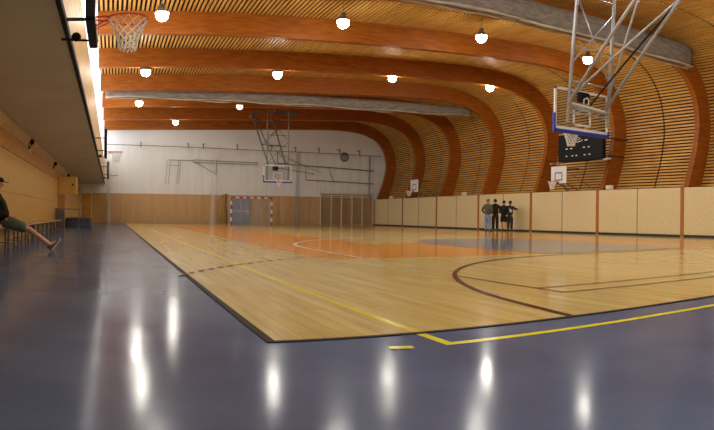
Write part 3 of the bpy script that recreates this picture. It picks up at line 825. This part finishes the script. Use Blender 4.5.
def hand(nodes, edges, wrist_i, wrist, d, palm_n, s):
    # palm and five fingers: d direction of hand, palm_n palm normal
    d = d.normalized(); side = d.cross(palm_n).normalized()
    b = len(nodes); nodes.append((wrist+d*.05, (.03,.018))); edges.append((wrist_i, b))
    nodes.append((wrist+d*.085, (.036,.014))); edges.append((b, b+1))
    for k, (o_, L_) in enumerate(((-.03,.062),(-.01,.075),(.01,.07),(.03,.055))):
        i = len(nodes); base = wrist+d*.1+side*o_
        nodes.append((base, .009)); edges.append((b+1, i))
        nodes.append((base+d*L_*.5+palm_n*.006, .0085)); edges.append((i, i+1))
        nodes.append((base+d*L_*.85+palm_n*.03, .008)); edges.append((i+1, i+2))
    i = len(nodes); nodes.append((wrist+d*.055-side*.045*s+palm_n*.012, .011)); edges.append((b, i))
    nodes.append((wrist+d*.09-side*.06*s+palm_n*.02, .009)); edges.append((i, i+1))

def person(label, pos, face, J, W_, group=None):
    """J: joints in local coords (x right, y forward, z up); face: heading angle of +y measured from world +Y towards +X."""
    t = thing('person', label, 'person', pos, group)
    t.rotation_euler = (0,0,-face); t.matrix_world = Matrix.Translation(pos) @ Matrix.Rotation(-face, 4, 'Z')
    j = {k: Vector(v) for k, v in J.items()}
    nodes = []; edges = []
    def N_(co, r, link=None):
        nodes.append((co, r)); i = len(nodes)-1
        if link is not None: edges.append((link, i))
        return i
    pel = N_(j['pelvis'], (.155,.11)); waist = N_(j['pelvis'].lerp(j['chest'], .45), (.13,.095), pel)
    ch = N_(j['chest'], (.165,.11), waist); nb = N_(j['neck'], .06, ch); hb = N_(j['neck'].lerp(j['head'], .45), .055, nb)
    up = (j['head']-j['neck']).normalized(); fw = j.get('look', Vector((0,1,0)))
    h1 = N_(j['head']-up*.03+fw*.01, (.075,.09), hb); h2 = N_(j['head']+up*.06, (.078,.09), h1); N_(j['head']+up*.115, (.05,.06), h2)
    for s_, S in ((-1,'l'), (1,'r')):
        sh = N_(j['sh'+S], .06, ch); e = N_(j['el'+S], .042, sh); w_ = N_(j['wr'+S], .027, e)
        d = (j['wr'+S]-j['el'+S]).normalized(); pn = Vector((-s_,.2,0)); pn = (pn-d*pn.dot(d)).normalized()
        hand(nodes, edges, w_, j['wr'+S], d, pn, s_)
        hp = N_(j['hip'+S], .085, pel); kn = N_(j['kn'+S], .055, hp)
        mid = N_(j['kn'+S].lerp(j['an'+S], .35), .053, kn); an = N_(j['an'+S], .036, mid)
        ft = N_(j['toe'+S], (.04,.025), an)
    body = skin_mesh('body', nodes, edges, M['skin'], t, 1, 0)
    # face
    g = MB(); R3 = Matrix.Identity(3); side = up.cross(fw).normalized()*-1
    hc = j['head']+up*.03
    g.ell(hc+fw*.1-up*.02, (.014,.02,.024)); g.build('nose', M['skin'], t, (0,0,0))
    for s_ in (-1, 1):
        g = MB(); g.ell(hc+fw*.088+side*.032*s_+up*.01, (.012,.008,.008)); g.build('eye', M['shoek'], t, (0,0,0))
        g = MB(); g.ell(hc+side*.083*s_-up*.01, (.014,.026,.034)); g.build('ear', M['skin'], t, (0,0,0))
    g = MB(); g.ell(hc+fw*.09-up*.062, (.025,.01,.006)); g.build('mouth', M['shoer'], t, (0,0,0))
    # hair: cap over skull
    if W_.get('hair'):
        g = MB(); vs = []; nu, nv = 16, 8; c = hc-fw*.012+up*.018; L_ = W_.get('hairlen', 0)
        for i in range(nv+1):
            th = pi*.62*i/nv
            for k in range(nu):
                a = 2*pi*k/nu; ff = cos(a); drop = max(0, th-.95)
                thx = min(th*.9, 1.1+.5*(1-max(0, ff))) if ff > .1 else th*1.22
                vs.append(c+side*(.096*sin(thx)*sin(a))+fw*(.108*sin(thx)*ff)+up*(.112*cos(thx)-(L_*drop if ff < .3 else 0)))
        g.add(vs, [(i*nu+k, i*nu+(k+1)%nu, (i+1)*nu+(k+1)%nu, (i+1)*nu+k) for i in range(nv) for k in range(nu)], True)
        g.build('hair', W_['hair'], t, (0,0,0))
    if W_.get('cap'):
        g = MB(); vs = []; nu, nv = 16, 6; c = hc+up*.045
        for i in range(nv+1):
            th = pi*.5*i/nv
            for k in range(nu):
                a = 2*pi*k/nu; vs.append(c+side*(.102*sin(th)*sin(a))+fw*(.115*sin(th)*cos(a))+up*(.1*cos(th)))
        g.add(vs, [(i*nu+k, i*nu+(k+1)%nu, (i+1)*nu+(k+1)%nu, (i+1)*nu+k) for i in range(nv) for k in range(nu)], True)
        q = [c+fw*.1+side*-.075, c+fw*.1+side*.075, c+fw*.2+side*.055-up*.015, c+fw*.2-side*.055-up*.015]
        g.add(q+[v+up*.012 for v in q], [(0,1,2,3),(7,6,5,4),(0,4,5,1),(1,5,6,2),(2,6,7,3),(3,7,4,0)])
        g.build('cap', W_['cap'], t, (0,0,0))
    # jacket
    nodes = []; edges = []
    hem = W_.get('hem', .5)
    p0 = N_(j['pelvis']+(j['pelvis']-j['chest'])*.22*W_.get('low', 1), (.205,.155)); p1 = N_(j['pelvis'].lerp(j['chest'], .45), (.19,.145), p0)
    p2 = N_(j['chest'], (.205,.15), p1); p3 = N_(j['chest'].lerp(j['neck'], .62), (.15,.12), p2); N_(j['neck']+(j['head']-j['neck'])*.3, .085, p3)
    for S in 'lr':
        a = N_(j['sh'+S], .09, p2); b = N_(j['el'+S], .068, a); f_ = W_.get('sleeve', .93)
        N_(j['el'+S].lerp(j['wr'+S], f_), .052, b)
    skin_mesh('jacket', nodes, edges, W_['top'], t, 1, 0)
    # trousers / shorts
    nodes = []; edges = []
    p0 = N_(j['pelvis']+(j['chest']-j['pelvis'])*.25, (.175,.13)); p1 = N_(j['pelvis'], (.19,.14), p0)
    for S in 'lr':
        a = N_(j['hip'+S], .125, p1)
        if W_.get('short'):
            N_(j['hip'+S].lerp(j['kn'+S], W_['short']), .115, a)
        else:
            b = N_(j['kn'+S], .09, a); N_(j['kn'+S].lerp(j['an'+S], .95), .075, b)
    skin_mesh('shorts' if W_.get('short') else 'trousers', nodes, edges, W_['leg'], t, 1, 1)
    # shoes
    for S in 'lr':
        a, b = j['an'+S], j['toe'+S]; d = (b-a); dn = d.normalized()
        dnf = (j['toe'+S]-j['heel'+S]).normalized()
        sole = j['heel'+S].lerp(j['toe'+S], .5)
        upv = (a-sole); upv = (upv-dnf*upv.dot(dnf)).normalized(); sd = dnf.cross(upv).normalized()
        g = MB(); vs = []; nl = 9; nk = 10
        for i in range(nl+1):
            u = i/nl; c = j['heel'+S].lerp(j['toe'+S]+dnf*.03, u); wd = .045*sin(pi*min(1,max(.06,(u*.86+.1))))**.5
            ht = .085*(1-u)**1.1+.035 if u < .98 else .02
            for k in range(nk):
                an_ = 2*pi*k/nk
                vs.append(c+sd*wd*cos(an_)+upv*(ht/2+ht/2*sin(an_)))
        g.add(vs, [(i*nk+k, i*nk+(k+1)%nk, (i+1)*nk+(k+1)%nk, (i+1)*nk+k) for i in range(nl) for k in range(nk)]+[tuple(reversed(range(nk))), tuple(nl*nk+k for k in range(nk))], True)
        sh_ = g.build('shoe', W_['shoe'], t, (0,0,0))
        if W_.get('sole'):
            g = MB(); q = []
            for u, w2 in ((0,.03),(.15,.04),(.5,.042),(.8,.045),(1.02,.03)):
                c = j['heel'+S].lerp(j['toe'+S]+dnf*.03, u); q.append((c-sd*w2, c+sd*w2))
            for (l0, r0), (l1, r1) in zip(q[:-1], q[1:]):
                g.add([l0,r0,r1,l1,l0+upv*.022,r0+upv*.022,r1+upv*.022,l1+upv*.022], [(0,1,2,3),(7,6,5,4),(0,4,5,1),(2,6,7,3),(1,5,6,2),(3,7,4,0)])
            g.build('sole', W_['sole'], sh_, (0,0,0))
    return t, j

def standing(h=1.78, arms='down', lean=0, sep=.1, twist=0):
    k = h/1.78
    J = dict(pelvis=(0,0,.97), chest=(0,lean*.5+.01,1.36), neck=(0,lean*.8,1.52), head=(0,lean+.03,1.65),
             hipl=(-.1,0,.9), hipr=(.1,0,.9), knl=(-sep,.02,.5), knr=(sep+.01,.03,.5), anl=(-sep,-.02,.09), anr=(sep+.02,.0,.09),
             heell=(-sep,-.07,.0), heelr=(sep+.03,-.05,.0), toel=(-sep-.03,.15,.03), toer=(sep+.06,.17,.03),
             shl=(-.2,lean*.6,1.42), shr=(.2,lean*.6,1.42))
    if arms == 'down': J.update(ell=(-.26,-.03,1.14), elr=(.26,-.03,1.14), wrl=(-.25,.06,.9), wrr=(.25,.06,.9))
    if arms == 'pockets': J.update(ell=(-.31,-.08,1.16), elr=(.31,-.08,1.16), wrl=(-.2,.07,1.0), wrr=(.2,.07,1.0))
    if arms == 'folded': J.update(ell=(-.27,.06,1.16), elr=(.27,.06,1.16), wrl=(.02,.24,1.2), wrr=(-.03,.27,1.14))
    if arms == 'reach': J.update(ell=(-.27,.0,1.15), elr=(.28,.2,1.3), wrl=(-.22,.12,.97), wrr=(.24,.44,1.34))
    J = {n: (v[0]*k, v[1]*k, v[2]*k) for n, v in J.items()}
    for S in 'lr':
        for q in ('heel','toe'): J[q+S] = (J[q+S][0], J[q+S][1], .004 if q == 'heel' else .006)
    return J
G = 'people standing by the right wall'
person('person with grey hair in grey-olive jacket and light blue jeans, leftmost of the standing group', (18.92,27.60,.012), 1.1, standing(1.76,'pockets'),
       dict(hair=M['hairg'], top=M['clothg'], leg=M['jeans'], shoe=M['shoek'], low=1.8), G)
person('person all in black with dark hair, second from left in the standing group', (19.65,27.94,.012), .55, standing(1.78,'pockets',.02),
       dict(hair=M['haird'], top=M['clothk'], leg=M['clothk'], shoe=M['shoek'], low=1.5), G)
t3, j3 = person('person in black with knee-length shorts, bare calves and dark red shoes', (20.47,28.28,.012), .9, standing(1.72,'folded'),
       dict(hair=M['haird'], top=M['clothk'], leg=M['clothk'], shoe=M['shoer'], short=.97, low=2.0), G)
person('person in dark grey reaching one arm to the wall, rightmost of the standing group', (21.10,28.55,.012), 1.15, standing(1.72,'reach'),
       dict(hair=M['haird'], top=M['clothd'], leg=M['clothd'], shoe=M['shoek'], low=1.4), G)
g = MB(); g.bevbox(-.02, .02, -.12, .12, -.08, .08, .015)
bag = g.build('white_bag', M['shirt'], None, (0,0,0)); bag.location = (20.81,28.16,1.2); bag.rotation_euler = (.5,.1,.9)
tag(bag, 'small white bag carried between the two people at right of the group', 'bag')

# seated person on the wall bench, legs stretched into the aisle (local +y = world +X)
J = dict(pelvis=(0,.30,.57), chest=(.0,.18,.93), neck=(.0,.10,1.10), head=(0,.14,1.27),
         hipl=(-.1,.36,.56), hipr=(.1,.36,.56), knl=(-.16,.76,.42), knr=(.10,.78,.45), anl=(-.28,1.17,.13), anr=(.0,1.17,.14),
         heell=(-.29,1.21,.01), heelr=(.0,1.21,.02), toel=(-.36,1.33,.22), toer=(-.06,1.37,.22),
         shl=(-.2,.14,.98), shr=(.2,.14,.98), ell=(-.25,.2,.74), elr=(.25,.2,.74), wrl=(-.08,.38,.68), wrr=(.08,.40,.68))
person('person seated on the wall bench in black top, green shorts and dark cap', (-2.36,12.0,0), pi/2, J,
       dict(hair=M['haird'], cap=M['clothk'], top=M['clothk'], leg=M['shorts'], shoe=M['shoeb'], sole=M['sole'], short=.95, low=1))

# ------------------------------------------------------------------ world, camera, view
w = bpy.data.worlds.new('World'); SC.world = w; w.use_nodes = True
w.node_tree.nodes['Background'].inputs[0].default_value = (.5,.6,.8,1); w.node_tree.nodes['Background'].inputs[1].default_value = .1
cd = bpy.data.cameras.new('camera'); cam = bpy.data.objects.new('camera', cd); C.objects.link(cam); SC.camera = cam
cd.type = 'PANO'; cd.panorama_type = 'EQUIRECTANGULAR'
F = 625.857
cd.longitude_min = -357/F; cd.longitude_max = 357/F; cd.latitude_min = -215/F; cd.latitude_max = 215/F
cd.lens = 31.6; cd.sensor_width = 36
cam.matrix_world = Matrix.Translation((0,0,.763)) @ Matrix.Rotation(-.3922, 4, 'Z') @ Matrix.Rotation(pi/2+.0021, 4, 'X') @ Matrix.Rotation(.0127, 4, 'Z')
cd.clip_start = .05; cd.clip_end = 200
vs_ = SC.view_settings; vs_.view_transform = 'Standard'; vs_.look = 'None'; vs_.gamma = 1; vs_.use_curve_mapping = False; vs_.exposure = .6
SC.display_settings.display_device = 'sRGB'
try:
    SC.cycles.use_denoising = True; SC.cycles.max_bounces = 8; SC.cycles.diffuse_bounces = 5; SC.cycles.glossy_bounces = 4; SC.cycles.transparent_max_bounces = 12
    SC.cycles.sample_clamp_indirect = 8
except Exception: pass
